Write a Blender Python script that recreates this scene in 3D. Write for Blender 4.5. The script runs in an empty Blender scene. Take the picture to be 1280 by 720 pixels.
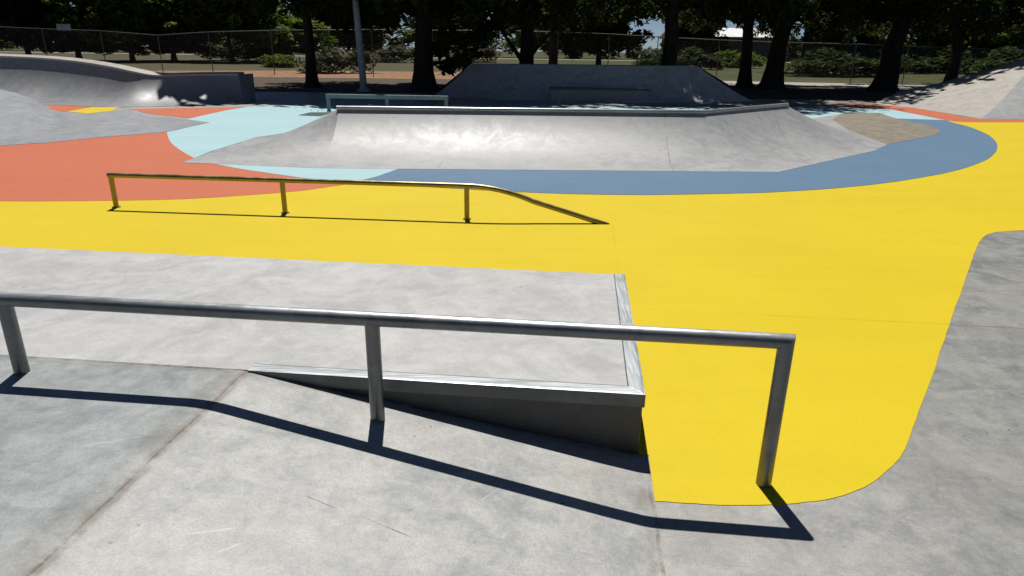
import bpy, bmesh, math, random
from mathutils import Vector, Matrix, noise
from math import radians as R, sin, cos, pi

sc = bpy.context.scene
C = sc.collection
rnd = random.Random(7)

# ------------------------------------------------------------------ camera model (metres, z up, camera looks along +y)
F, PITCH, ROLL, H = 841.51, R(19.50), R(0.815), 1.9
EYE = Vector((0, 0, H))
_fw = Vector((0, cos(PITCH), -sin(PITCH)))
_u = Vector((1, 0, 0)).cross(_fw)
RT = Vector((1, 0, 0)) * cos(ROLL) + _u * sin(ROLL)
UP = _u * cos(ROLL) - Vector((1, 0, 0)) * sin(ROLL)
FW = _fw


def _dir(px, py):
    return FW + RT * ((px - 640) / F) + UP * ((360 - py) / F)


def at(px, py, z=0.0):
    """survey helper: the place on the level z that the photograph shows at px, py"""
    d = _dir(px, py)
    return EYE + d * ((z - H) / d.z)


def aty(px, py, Y):
    d = _dir(px, py)
    return EYE + d * (Y / d.y)


cam = bpy.data.objects.new('camera', bpy.data.cameras.new('camera'))
C.objects.link(cam)
cam.data.sensor_width = 36
cam.data.lens = F / 1280 * 36
cam.data.clip_start = 0.05
cam.data.clip_end = 3000
m = Matrix((RT, UP, -FW)).transposed().to_4x4()
m.translation = EYE
cam.matrix_world = m
sc.camera = cam

# ------------------------------------------------------------------ light
SAZ, SEL = R(-7.66), R(64.4)
SUN = Vector((sin(SAZ) * cos(SEL), cos(SAZ) * cos(SEL), sin(SEL)))
w = bpy.data.worlds.new('World')
sc.world = w
w.use_nodes = True
nt = w.node_tree
nt.nodes.clear()
sky = nt.nodes.new('ShaderNodeTexSky')
sky.sky_type = 'NISHITA'
sky.sun_disc = False
sky.sun_elevation = SEL
sky.sun_rotation = SAZ
sky.altitude = 1500
sky.air_density = 0.55
sky.dust_density = 0.25
sky.ozone_density = 2.0
bg = nt.nodes.new('ShaderNodeBackground')
bg.inputs['Strength'].default_value = 0.05
wo = nt.nodes.new('ShaderNodeOutputWorld')
nt.links.new(sky.outputs[0], bg.inputs[0])
nt.links.new(bg.outputs[0], wo.inputs[0])
sl = bpy.data.lights.new('sun', 'SUN')
sl.energy = 5.0
sl.angle = R(0.53)
sl.color = (1.0, 0.965, 0.91)
so = bpy.data.objects.new('sun', sl)
C.objects.link(so)
so.location = (0, 0, 40)
so.rotation_euler = (-SUN).to_track_quat('-Z', 'Y').to_euler()

sc.view_settings.view_transform = 'Standard'
sc.view_settings.look = 'None'
sc.view_settings.exposure = 0.0
sc.view_settings.gamma = 1.0
sc.view_settings.use_curve_mapping = False
sc.cycles.use_denoising = True
sc.cycles.max_bounces = 8
sc.cycles.diffuse_bounces = 2
sc.cycles.glossy_bounces = 3
sc.cycles.transmission_bounces = 2
sc.cycles.transparent_max_bounces = 16
sc.cycles.caustics_reflective = False
sc.cycles.caustics_refractive = False


# ------------------------------------------------------------------ node helpers
class NT:
    def __init__(self, name):
        self.mat = bpy.data.materials.new(name)
        self.mat.use_nodes = True
        self.t = self.mat.node_tree
        self.t.nodes.clear()
        self.out = self.n('OutputMaterial')
        self.pos = self.n('NewGeometry').outputs['Position']

    def n(self, t, **kw):
        x = self.t.nodes.new('ShaderNode' + t)
        for k, v in kw.items():
            setattr(x, k, v)
        return x

    def l(self, a, b):
        self.t.links.new(a, b)

    def put(self, sock, v):
        if isinstance(v, (int, float, tuple, list)):
            sock.default_value = v
        else:
            self.l(v, sock)

    def math(self, op, a, b=None, c=None, clamp=False):
        x = self.n('Math', operation=op, use_clamp=clamp)
        self.put(x.inputs[0], a)
        if b is not None:
            self.put(x.inputs[1], b)
        if c is not None:
            self.put(x.inputs[2], c)
        return x.outputs[0]

    def mapping(self, vec, scale=(1, 1, 1), rot=(0, 0, 0), loc=(0, 0, 0)):
        x = self.n('Mapping')
        self.l(vec, x.inputs[0])
        x.inputs['Scale'].default_value = scale
        x.inputs['Rotation'].default_value = rot
        x.inputs['Location'].default_value = loc
        return x.outputs[0]

    def noise(self, scale, detail=4, rough=0.55, dist=0.0, vec=None):
        x = self.n('TexNoise')
        self.l(vec or self.pos, x.inputs['Vector'])
        x.inputs['Scale'].default_value = scale
        x.inputs['Detail'].default_value = detail
        x.inputs['Roughness'].default_value = rough
        x.inputs['Distortion'].default_value = dist
        return x.outputs[0]

    def voro(self, scale, vec=None, feature='F1'):
        x = self.n('TexVoronoi', feature=feature)
        self.l(vec or self.pos, x.inputs['Vector'])
        x.inputs['Scale'].default_value = scale
        return x

    def rng(self, v, a, b, c=0.0, d=1.0, smooth=True):
        x = self.n('MapRange', interpolation_type='SMOOTHSTEP' if smooth else 'LINEAR')
        self.put(x.inputs[0], v)
        for i, q in enumerate((a, b, c, d)):
            x.inputs[i + 1].default_value = q
        return x.outputs[0]

    def mix(self, f, a, b, mode='MIX'):
        x = self.n('Mix', data_type='RGBA', blend_type=mode)
        self.put(x.inputs[0], f)
        self.put(x.inputs[6], (*a, 1) if isinstance(a, tuple) else a)
        self.put(x.inputs[7], (*b, 1) if isinstance(b, tuple) else b)
        return x.outputs[2]

    def scalecol(self, col, v):
        x = self.n('VectorMath', operation='SCALE')
        self.put(x.inputs[0], col)
        self.put(x.inputs['Scale'], v)
        return x.outputs[0]

    def dot(self, d):
        x = self.n('VectorMath', operation='DOT_PRODUCT')
        self.l(self.pos, x.inputs[0])
        x.inputs[1].default_value = d
        return x.outputs['Value']

    def line(self, d, off, width, wob=0.0):
        """mask of a straight line p.d = off on the ground"""
        v = self.math('SUBTRACT', self.dot(d), off)
        if wob:
            v = self.math('ADD', v, self.math('MULTIPLY', self.math('SUBTRACT', self.noise(5, 5, 0.6), 0.5), wob))
        v = self.math('ABSOLUTE', v)
        return self.rng(v, width * 0.4, width, 1.0, 0.0)

    def bsdf(self, col, rough, metal=0.0, spec=0.5, bump=None, bdist=0.002, bstr=0.5):
        b = self.n('BsdfPrincipled')
        self.put(b.inputs['Base Color'], (*col, 1) if isinstance(col, tuple) and len(col) == 3 else col)
        self.put(b.inputs['Roughness'], rough)
        self.put(b.inputs['Metallic'], metal)
        b.inputs['Specular IOR Level'].default_value = spec
        if bump is not None:
            bp = self.n('Bump')
            self.l(bump, bp.inputs['Height'])
            bp.inputs['Distance'].default_value = bdist
            bp.inputs['Strength'].default_value = bstr
            self.l(bp.outputs[0], b.inputs['Normal'])
        self.l(b.outputs[0], self.out.inputs[0])
        return b


# plan frame of the ledge and bank in the foreground
DYAW = R(-5.69)
D = Vector((cos(DYAW), sin(DYAW), 0))
N = Vector((-D.y, D.x, 0))
NR = Vector((0.653, 2.893, 0))
HT, W_, UC, LC = 0.339, 1.868, -2.039, -0.007
DT, NTUP = tuple(D), tuple(N)


def st(s, t, z=0.0):
    p = NR + D * s + N * t
    p.z = z
    return p


def concrete(name, a, b, rough=(0.42, 0.62), spec=0.5, lines=(), dirt=0.5, streak=0.6, specks=True, bump=0.25, zone=None, scratches=()):
    """a darker, b lighter base colour; lines = ((dir, offset, width, wobble, colour, strength), ...)"""
    k = NT(name)
    big = k.noise(0.55, 5, 0.6, 0.8)
    med = k.noise(2.4, 7, 0.62, 1.4)
    st_ = k.noise(1.0, 6, 0.65, 1.0, k.mapping(k.pos, (0.8, 4.5, 3.0), (0, 0, R(-14))))
    sw = k.noise(1.0, 8, 0.7, 2.5, k.mapping(k.pos, (5, 13, 9), (0, 0, R(22))))
    fine = k.noise(110, 4, 0.7)
    mid = k.noise(7.5, 9, 0.70, 0.6)
    grain = k.noise(28, 6, 0.72)
    v = k.math('ADD', k.math('MULTIPLY', big, 0.30), k.math('MULTIPLY', med, 0.30))
    v = k.math('ADD', v, k.math('MULTIPLY', st_, 0.22 * streak))
    v = k.math('ADD', v, k.math('MULTIPLY', mid, 0.38))
    v = k.math('ADD', v, k.math('MULTIPLY', grain, 0.24))
    c_ = 0.61 + 0.11 * streak
    f = k.rng(v, c_ - 0.16, c_ + 0.14)
    col = k.mix(f, a, b)
    # warm dusty patches, grey-green damp stains, pale trowel burns
    col = k.mix(k.rng(k.noise(0.8, 6, 0.66, 0.5, k.mapping(k.pos, loc=(7, 3, 1))), 0.47, 0.66, 0, 0.6 * dirt), col, tuple(x * y for x, y in zip(b, (0.95, 0.895, 0.82))))
    col = k.mix(k.rng(k.noise(1.9, 9, 0.74, 0.9, k.mapping(k.pos, loc=(17, 9, 1))), 0.54, 0.68, 0, 0.55 * dirt), col, tuple(x * y for x, y in zip(a, (0.66, 0.70, 0.68))))
    col = k.mix(k.rng(sw, 0.58, 0.72, 0, 0.38), col, tuple(min(1, x * 1.22) for x in b))
    col = k.mix(k.rng(k.noise(16, 5, 0.7, 0.4, k.mapping(k.pos, loc=(3, 5, 1))), 0.60, 0.74, 0, 0.35), col, tuple(x * 0.62 for x in a))
    col = k.mix(k.rng(fine, 0.35, 0.7, 0.0, 0.42), col, tuple(x * 0.70 for x in a))
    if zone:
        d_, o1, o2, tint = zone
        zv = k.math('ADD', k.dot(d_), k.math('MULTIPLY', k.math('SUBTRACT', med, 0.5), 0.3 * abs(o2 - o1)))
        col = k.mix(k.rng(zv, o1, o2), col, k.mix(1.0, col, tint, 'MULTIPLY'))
    if specks:
        vo = k.voro(3.1)
        col = k.mix(k.math('MULTIPLY', k.rng(vo.outputs['Distance'], 0.014, 0.026, 1, 0), k.rng(k.noise(1.3), 0.40, 0.50)), col, (0.035, 0.033, 0.03))
        vo2 = k.voro(9.0)
        col = k.mix(k.math('MULTIPLY', k.rng(vo2.outputs['Distance'], 0.03, 0.09, 0.6, 0), k.rng(k.noise(2.3, 4), 0.50, 0.60)), col, (0.10, 0.095, 0.085))
        # hairline scratches
        sc1 = k.voro(1.0, k.mapping(k.pos, (2.2, 60, 10), (0, 0, R(33))), 'DISTANCE_TO_EDGE')
        col = k.mix(k.math('MULTIPLY', k.rng(sc1.outputs['Distance'], 0.0, 0.012, 0.35, 0), k.rng(k.noise(2.1, 3), 0.56, 0.62)), col, (0.10, 0.095, 0.09))
    for (d, off, wd, wob, c, s) in lines:
        col = k.mix(k.math('MULTIPLY', k.line(d, off, wd, wob), k.rng(k.noise(4.0, 7, 0.75), 0.38, 0.62, 0.12 * s, s)), col, c)
    for (p0, p1, wd, c, s_) in scratches:
        dv = Vector((p1.x - p0.x, p1.y - p0.y, 0))
        L_ = dv.length
        dv.normalize()
        nv = Vector((-dv.y, dv.x, 0))
        al = k.math('SUBTRACT', k.dot(tuple(dv)), dv.dot(p0))
        m_ = k.math('MULTIPLY', k.rng(al, 0.0, 0.02), k.rng(al, L_ - 0.05, L_, 1, 0))
        m_ = k.math('MULTIPLY', m_, k.line(tuple(nv), nv.dot(p0), wd, 0.012))
        col = k.mix(k.math('MULTIPLY', m_, k.rng(k.noise(9.0, 4), 0.35, 0.55, s_ * 0.4, s_)), col, c)
    rg = k.rng(med, 0.3, 0.7, rough[0], rough[1])
    h = k.math('ADD', k.math('MULTIPLY', fine, 0.3), k.math('ADD', k.math('MULTIPLY', mid, 0.8), k.math('MULTIPLY', med, 1.0)))
    k.bsdf(col, rg, 0, spec, h, 0.006, bump)
    return k.mat


DIRT = (0.17, 0.135, 0.10)
RYAW = R(-5.88)


def paint(name, c, wear=0.25, lines=()):
    k = NT(name)
    big = k.noise(0.5, 4, 0.6, 0.5)
    med = k.noise(3.5, 7, 0.68, 1.0)
    fine = k.noise(55, 4, 0.65)
    dk = tuple(x * 0.80 for x in c)
    col = k.mix(k.rng(k.math('ADD', k.math('MULTIPLY', big, 0.65), k.math('MULTIPLY', med, 0.35)), 0.38, 0.62, 0.0, 0.7 * wear + 0.1), c, dk)
    col = k.mix(k.rng(fine, 0.35, 0.75, 0, 0.22), col, tuple(x * 0.72 for x in c))
    # scuffs and dust
    scf = k.noise(1.0, 7, 0.7, 1.5, k.mapping(k.pos, (2.0, 9, 5), (0, 0, R(12))))
    col = k.mix(k.rng(scf, 0.60, 0.74, 0, 0.35 * wear), col, (0.30, 0.27, 0.20))
    # dark wheel marks: thin broken arcs
    wv = k.noise(0.6, 2, 0.5, 0.0)
    arc = k.math('ABSOLUTE', k.math('SUBTRACT', k.math('FRACT', k.math('MULTIPLY', wv, 9.0)), 0.5))
    col = k.mix(k.math('MULTIPLY', k.rng(arc, 0.0, 0.035, 1, 0), k.rng(k.noise(1.4, 6, 0.7, 0.4), 0.56, 0.70, 0, 0.20 * wear / 0.25)), col, tuple(x * 0.35 for x in c))
    col = k.mix(k.rng(k.noise(1.0, 3, 0.5, 0.2, k.mapping(k.pos, (0.5, 3.2, 1), (0, 0, R(-6)))), 0.42, 0.60, 0, 0.12), col, tuple(x * 0.80 for x in c))
    for (d, off, wd, wob, c2, s) in lines:
        col = k.mix(k.math('MULTIPLY', k.line(d, off, wd, wob), k.rng(k.noise(2.0, 5, 0.7), 0.4, 0.6, 0.15 * s, s)), col, c2)
    h = k.math('ADD', k.math('MULTIPLY', fine, 0.5), med)
    k.bsdf(col, k.rng(med, 0.3, 0.7, 0.55, 0.72), 0, 0.22, h, 0.004, 0.25)
    return k.mat


def steel(name, c, rough=(0.28, 0.5), metal=0.85, rust=0.0, scale=9, worn_lit=None, streak=None):
    k = NT(name)
    a = k.noise(scale, 6, 0.65, 0.6)
    b = k.noise(scale * 9, 4, 0.6)
    col = k.mix(k.rng(a, 0.35, 0.68), tuple(x * 0.7 for x in c), c)
    col = k.mix(k.rng(b, 0.45, 0.75, 0, 0.35), col, tuple(x * 0.55 for x in c))
    if rust:
        col = k.mix(k.rng(k.noise(scale * 0.7, 7, 0.7), 0.52, 0.68, 0, rust), col, (0.13, 0.062, 0.03))
    if worn_lit:            # grinding polish and painted light together: upward faces paler
        sep = k.n('SeparateXYZ')
        k.l(k.n('NewGeometry').outputs['Normal'], sep.inputs[0])
        along = k.noise(1.0, 6, 0.65, 0.3, k.mapping(k.pos, streak or (2.2, 40, 40), (0, 0, -RYAW)))
        col = k.mix(k.math('MULTIPLY', k.rng(sep.outputs[2], 0.45, 0.85), k.rng(along, 0.3, 0.65, 0.35, 1.0)), col, worn_lit)
    if streak:          # scrapes along the edge
        along = k.noise(1.0, 7, 0.7, 0.3, k.mapping(k.pos, streak, (0, 0, -DYAW)))
        col = k.mix(k.rng(along, 0.52, 0.66, 0, 0.5), col, k.scalecol(col, 0.72))
    k.bsdf(col, k.rng(a, 0.3, 0.7, rough[0], rough[1]), metal, 0.5, b, 0.001, 0.25 if scale > 1 else 0.02)
    return k.mat


j_y = N.dot(at(1230, 408))           # a saw cut that runs parallel to the ledge
j_x = D.dot(at(768, 300))
M = {}
uo, lo = D.dot(NR) + UC, D.dot(NR) + LC
n0 = N.dot(NR)
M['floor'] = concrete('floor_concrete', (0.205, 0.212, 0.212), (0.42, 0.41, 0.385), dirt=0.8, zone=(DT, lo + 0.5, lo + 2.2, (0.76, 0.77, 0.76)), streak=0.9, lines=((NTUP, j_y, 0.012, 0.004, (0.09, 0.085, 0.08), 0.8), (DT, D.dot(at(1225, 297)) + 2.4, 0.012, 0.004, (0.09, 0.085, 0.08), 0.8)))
NEGD = (-D.x, -D.y, 0)
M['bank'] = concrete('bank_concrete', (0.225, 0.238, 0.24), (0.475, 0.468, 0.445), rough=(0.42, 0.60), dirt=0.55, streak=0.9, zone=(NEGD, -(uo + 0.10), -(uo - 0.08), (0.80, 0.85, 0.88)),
                     scratches=((at(383, 645, .13), at(427, 659, .12), 0.004, (.08, .075, .07), .8), (at(450, 668, .1), at(519, 692, .08), 0.004, (.08, .075, .07), .9),
                                (at(228, 692, .2), at(306, 682, .17), 0.006, (.55, .55, .53), .6), (at(272, 714, .18), at(312, 700, .16), 0.006, (.55, .55, .53), .6),
                                (at(600, 640, .06), at(640, 610, .05), 0.006, (.5, .5, .48), .5), (at(100, 560, .33), at(190, 545, .33), 0.006, (.5, .5, .5), .5)),
                     lines=((DT, uo - 0.03, 0.10, 0.16, (0.14, 0.135, 0.125), 0.55), (DT, uo + 0.02, 0.035, 0.05, DIRT, 0.75), (DT, uo + 0.018, 0.009, 0.03, (0.08, 0.065, 0.055), 0.9),
                            (DT, lo + 0.03, 0.07, 0.12, DIRT, 0.45), (DT, lo + 0.035, 0.012, 0.05, (0.12, 0.10, 0.085), 0.7),
                            (NTUP, n0 - 0.01, 0.05, 0.06, DIRT, 0.5), (NTUP, n0, 0.014, 0.008, (0.09, 0.07, 0.055), 0.9)))
M['ledge'] = concrete('ledge_concrete', (0.38, 0.382, 0.38), (0.525, 0.518, 0.505), rough=(0.40, 0.58), dirt=0.45, streak=0.9, specks=True,
                      lines=())
M['formed_shade'] = concrete('formed_shade_concrete', (0.05, 0.05, 0.05), (0.10, 0.098, 0.092), dirt=0.6, streak=0.7)  # formed concrete, darkened further so the ledge side's shade sits in the colour
M['ramp'] = concrete('ramp_concrete', (0.26, 0.27, 0.275), (0.41, 0.41, 0.405), rough=(0.46, 0.55), spec=0.5, dirt=0.45, streak=0.9, specks=False, bump=0.03,
                     lines=((DT, D.dot(at(832, 200)) + 0.0, 0.012, 0.0, (0.10, 0.10, 0.10), 0.9), (DT, D.dot(at(560, 200)), 0.014, 0.0, (0.12, 0.12, 0.12), 0.7), (DT, D.dot(at(1000, 200)), 0.014, 0.0, (0.12, 0.12, 0.12), 0.6)))
M['wallc'] = concrete('bowl_concrete', (0.17, 0.178, 0.19), (0.27, 0.275, 0.28), rough=(0.46, 0.56), dirt=0.3, streak=0.5, specks=False, bump=0.06)
M['weathered'] = concrete('weathered_concrete', (0.24, 0.245, 0.25), (0.50, 0.50, 0.49), rough=(0.5, 0.65), dirt=0.8, streak=1.0, specks=False, bump=0.1)
M['hump'] = concrete('hump_concrete', (0.26, 0.272, 0.285), (0.37, 0.375, 0.38), rough=(0.34, 0.42), spec=0.5, dirt=0.25, streak=0.6, specks=False, bump=0.05)
M['tan'] = concrete('tan_concrete', (0.19, 0.165, 0.125), (0.275, 0.24, 0.185), dirt=0.6, streak=0.4, specks=False)
M['pale'] = concrete('pale_concrete', (0.34, 0.315, 0.275), (0.43, 0.40, 0.36), dirt=0.5, streak=0.4, specks=False)
M['yellow'] = paint('yellow_paint', (0.63, 0.477, 0.006), lines=((NTUP, j_y, 0.012, 0.004, (0.28, 0.20, 0.01), 0.35), (DT, j_x, 0.008, 0.004, (0.28, 0.20, 0.01), 0.2)))
M['orange'] = paint('orange_paint', (0.51, 0.138, 0.066), lines=((DT, D.dot(at(90, 210)), 0.012, 0.0, (0.25, 0.06, 0.03), 0.5),))
M['light'] = paint('light_blue_paint', (0.37, 0.55, 0.585))
M['blue'] = paint('steel_blue_paint', (0.105, 0.185, 0.285))
M['yellow_b'] = M['yellow']
M['steel'] = steel('galvanised_steel', (0.20, 0.208, 0.212), (0.30, 0.44), 0.65, scale=6, worn_lit=(0.50, 0.52, 0.53))  # pale top colour: polish plus a painted highlight along the bar
M['edge'] = steel('bright_steel_edge', (0.15, 0.158, 0.16), (0.32, 0.42), 0.25, scale=2.5, streak=(3.0, 55, 55), worn_lit=(0.68, 0.72, 0.735))  # dark side colour includes painted shade; ground top kept pale
M['edge_end'] = steel('bright_steel_edge_end', (0.15, 0.158, 0.16), (0.32, 0.42), 0.25, scale=2.5, streak=(55, 3.0, 55), worn_lit=(0.62, 0.66, 0.68))
M['rusty'] = steel('worn_steel', (0.34, 0.28, 0.14), (0.30, 0.44), 0.85, rust=0.25, scale=4)
M['coping'] = steel('coping_steel', (0.50, 0.54, 0.56), (0.26, 0.34), 0.4, scale=0.6)
M['farsteel'] = steel('painted_steel', (0.20, 0.30, 0.31), (0.4, 0.6), 0.2)
M['pole'] = steel('pole_paint', (0.42, 0.47, 0.50), (0.45, 0.65), 0.15, scale=2)
M['fence'] = steel('fence_steel', (0.13, 0.135, 0.13), (0.4, 0.6), 0.5)
M['plate'] = steel('dark_patch', (0.025, 0.06, 0.065), (0.5, 0.7), 0.2)  # tone of the unidentified dark diamond on the floor


# ------------------------------------------------------------------ mesh helpers
class MB:
    def __init__(self):
        self.v, self.f = [], []

    def add(self, vs, fs):
        o = len(self.v)
        self.v += [Vector(p) for p in vs]
        self.f += [tuple(i + o for i in f) for f in fs]
        return self

    def hexa(self, b, t):
        """b, t: four lower, four upper corners in the same winding (counter-clockwise from above)"""
        return self.add(list(b) + list(t), [(3, 2, 1, 0), (4, 5, 6, 7), (0, 1, 5, 4), (1, 2, 6, 5), (2, 3, 7, 6), (3, 0, 4, 7)])

    def box(self, x0, x1, y0, y1, z0, z1):
        q = [(x0, y0), (x1, y0), (x1, y1), (x0, y1)]
        return self.hexa([Vector((x, y, z0)) for x, y in q], [Vector((x, y, z1)) for x, y in q])

    def tube(self, pts, rads, n=16, cap=True):
        pts = [Vector(p) for p in pts]
        if not isinstance(rads, (list, tuple)):
            rads = [rads] * len(pts)
        rings = []
        ref = None
        for i, p in enumerate(pts):
            d = (pts[min(i + 1, len(pts) - 1)] - pts[max(i - 1, 0)]).normalized()
            if ref is None:
                ref = Vector((0, 0, 1)) if abs(d.z) < 0.9 else Vector((1, 0, 0))
            a = (ref - d * ref.dot(d)).normalized()
            ref = a
            b = d.cross(a)
            if 0 < i < len(pts) - 1:      # mitre widening
                d0 = (p - pts[i - 1]).normalized()
                d1 = (pts[i + 1] - p).normalized()
                cs = max(0.5, math.sqrt(max(0.0, (1 + d0.dot(d1)) / 2)))
                bend = (d1 - d0)
            else:
                cs, bend = 1, Vector((0, 0, 0))
            ring = []
            for k in range(n):
                o = a * cos(2 * pi * k / n) * rads[i] + b * sin(2 * pi * k / n) * rads[i]
                if cs < 0.999 and bend.length > 1e-6:
                    bn = bend.normalized()
                    o += bn * o.dot(bn) * (1 / cs - 1)
                ring.append(p + o)
            rings.append(ring)
        vs = [q for r_ in rings for q in r_]
        fs = []
        for i in range(len(pts) - 1):
            for k in range(n):
                k2 = (k + 1) % n
                fs.append((i * n + k, i * n + k2, (i + 1) * n + k2, (i + 1) * n + k))
        if cap:
            fs.append(tuple(reversed(range(n))))
            fs.append(tuple((len(pts) - 1) * n + k for k in range(n)))
        return self.add(vs, fs)

    def grid(self, rows, close=False):
        """rows: equal-length lists of points"""
        n = len(rows[0])
        vs = [p for r_ in rows for p in r_]
        fs = []
        for i in range(len(rows) - 1):
            for k in range(n - 1):
                fs.append((i * n + k, i * n + k + 1, (i + 1) * n + k + 1, (i + 1) * n + k))
        return self.add(vs, fs)

    def build(self, name, mat, parent=None, loc=None, smooth=None, bevel=0.0):
        me = bpy.data.meshes.new(name)
        o = bpy.data.objects.new(name, me)
        C.objects.link(o)
        off = Vector((0, 0, 0))
        if parent is not None:
            o.parent = parent
            off = Vector(parent['_w'])
        elif loc is not None:
            off = Vector(loc)
            o.location = off
        me.from_pydata([tuple(p - off) for p in self.v], [], self.f)
        me.materials.append(mat)
        me.update()
        bm = bmesh.new()
        bm.from_mesh(me)
        bmesh.ops.recalc_face_normals(bm, faces=bm.faces)
        if bevel:
            es = [e for e in bm.edges if len(e.link_faces) == 2 and e.calc_face_angle(0) > 0.5]
            bmesh.ops.bevel(bm, geom=es, offset=bevel, segments=2, affect='EDGES', profile=0.6)
        if smooth is not None:
            for f in bm.faces:
                f.smooth = True
            for e in bm.edges:
                if len(e.link_faces) == 2 and e.calc_face_angle(0) > smooth:
                    e.smooth = False
        bm.to_mesh(me)
        bm.free()
        return o


def tag(o, label=None, cat=None, group=None, kind=None):
    if label:
        o['label'] = label
    if cat:
        o['category'] = cat
    if group:
        o['group'] = group
    if kind:
        o['kind'] = kind
    return o


def thing(name, loc, label, cat, group=None):
    o = bpy.data.objects.new(name, None)
    C.objects.link(o)
    o.location = loc
    o.empty_display_size = 0.2
    o['_w'] = tuple(loc)
    return tag(o, label, cat, group)


def spline(pts, n=6):
    """Catmull-Rom through 2D points"""
    out = []
    P = [Vector((p[0], p[1])) for p in pts]
    for i in range(len(P) - 1):
        p0, p1, p2, p3 = P[max(i - 1, 0)], P[i], P[i + 1], P[min(i + 2, len(P) - 1)]
        for k in range(n):
            t = k / n
            out.append(0.5 * ((2 * p1) + (p2 - p0) * t + (2 * p0 - 5 * p1 + 4 * p2 - p3) * t * t + (3 * p1 - p0 - 3 * p2 + p3) * t ** 3))
    out.append(P[-1])
    return [(p.x, p.y) for p in out]


def sheet(name, pts, z, mat, px=True, kind='structure'):
    P = [at(x, y, 0) if px else Vector((x, y, 0)) for x, y in pts]
    Q = []
    for i, p in enumerate(P):
        q = P[(i + 1) % len(P)]
        dist = (q - p).length
        nseg = 1 if (p - EYE).length > 16 or dist > 12 else max(1, int(dist / 0.12))
        for m_ in range(nseg):
            v = p.lerp(q, m_ / nseg)
            v.x += 0.007 * noise.noise(Vector((v.x * 9, v.y * 9, 0.3))) + 0.004 * noise.noise(Vector((v.x * 31, v.y * 31, 5)))
            v.y += 0.007 * noise.noise(Vector((v.x * 9, v.y * 9, 7.3))) + 0.004 * noise.noise(Vector((v.x * 31, v.y * 31, 9)))
            Q.append(v)
    bm = bmesh.new()
    vs = []
    for p in Q:
        q = Vector((p.x, p.y, z))
        if not vs or (q - vs[-1].co).length > 1e-4:
            vs.append(bm.verts.new(q))
    f = bm.faces.new(vs)
    bm.normal_update()
    if f.normal.z < 0:
        f.normal_flip()
    loop = [v for v in f.verts]
    bmesh.ops.triangulate(bm, faces=[f])
    lows = [bm.verts.new((v.co.x, v.co.y, min(v.co.z, 0.0) - 0.002)) for v in loop] if z > 0 else []
    for i in range(len(lows)):          # painted edge runs down to the slab
        i2 = (i + 1) % len(lows)
        bm.faces.new((loop[i2], loop[i], lows[i], lows[i2]))
    me = bpy.data.meshes.new(name)
    bm.to_mesh(me)
    bm.free()
    me.materials.append(mat)
    o = bpy.data.objects.new(name, me)
    C.objects.link(o)
    return tag(o, kind=kind)


# ------------------------------------------------------------------ ground and floor
def ground_mat():
    k = NT('park_ground')
    a = k.noise(0.06, 4, 0.6)
    b = k.noise(0.5, 6, 0.65)
    c = k.noise(6, 5, 0.7)
    grass = k.mix(k.rng(b, 0.35, 0.65), (0.040, 0.048, 0.014), (0.075, 0.080, 0.026))
    sx = k.rng(k.math('ADD', k.dot((1.0, 0.0, 0.0)), k.math('MULTIPLY', k.math('SUBTRACT', a, 0.5), 40)), -15, 15, 0.85, 0.0)
    grass = k.mix(sx, grass, (0.085, 0.075, 0.042))
    grass = k.mix(k.rng(a, 0.45, 0.6, 0, 0.35), grass, (0.10, 0.09, 0.05))
    dirt = k.mix(k.rng(c, 0.3, 0.7), (0.055, 0.042, 0.030), (0.13, 0.105, 0.08))
    y = k.dot((0.0, 1.0, 0.0))
    f = k.rng(k.math('ADD', y, k.math('MULTIPLY', k.math('SUBTRACT', b, 0.5), 14)), 49, 56)
    col = k.mix(f, dirt, grass)
    col = k.mix(k.rng(c, 0.45, 0.8, 0, 0.5), col, (0.03, 0.028, 0.018))
    k.bsdf(col, 0.95, 0, 0.15, c, 0.05, 0.6)
    return k.mat


gm = ground_mat()
g = MB()
xs = [-900, -300, -120, -60, -30, 0, 30, 60, 120, 300, 900]
ys = [-60, 0, 30, 45, 60, 80, 120, 200, 400, 900]
g.grid([[Vector((x, y, -0.06)) for x in xs] for y in ys])
tag(g.build('ground', gm), kind='structure')

sheet('skate_floor', [(-27, -7), (30, -7), (30, 27), (22, 30.5), (-8, 31), (-27, 30)], 0.0, M['floor'], px=False)

# yellow field
ybot = spline([(817, 626.5), (830, 627.5), (850, 629), (900, 631.5), (955, 632), (1020, 627), (1070, 614), (1105, 592), (1127, 567), (1141, 535), (1163, 476), (1187, 405), (1203, 360), (1214, 328), (1220, 312), (1227, 299), (1240, 291.5), (1262, 289), (1290, 288)], 5)
ytop = [(1500, 288), (1500, 150.5), (1185, 150.5), (1000, 200), (600, 200), (300, 225), (-250, 240), (-250, 330)]
ypoly = ybot + ytop
# close along the ledge: under the ledge and up to the lower crease
P = [at(x, y) for x, y in ypoly]
t_c = (P[0] - NR).dot(N)
P = [st(LC + 0.048, t_c)] + [p for p in P if (p - NR).dot(D) > LC + 0.05 or p.y > 3.3] + [st(-6, 0.9), st(-0.3, 0.6), st(-0.3, 0.03), st(LC + 0.048, 0.0)]
sheet('yellow_paint', [(p.x, p.y) for p in P], 0.003, M['yellow'], px=False)

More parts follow.
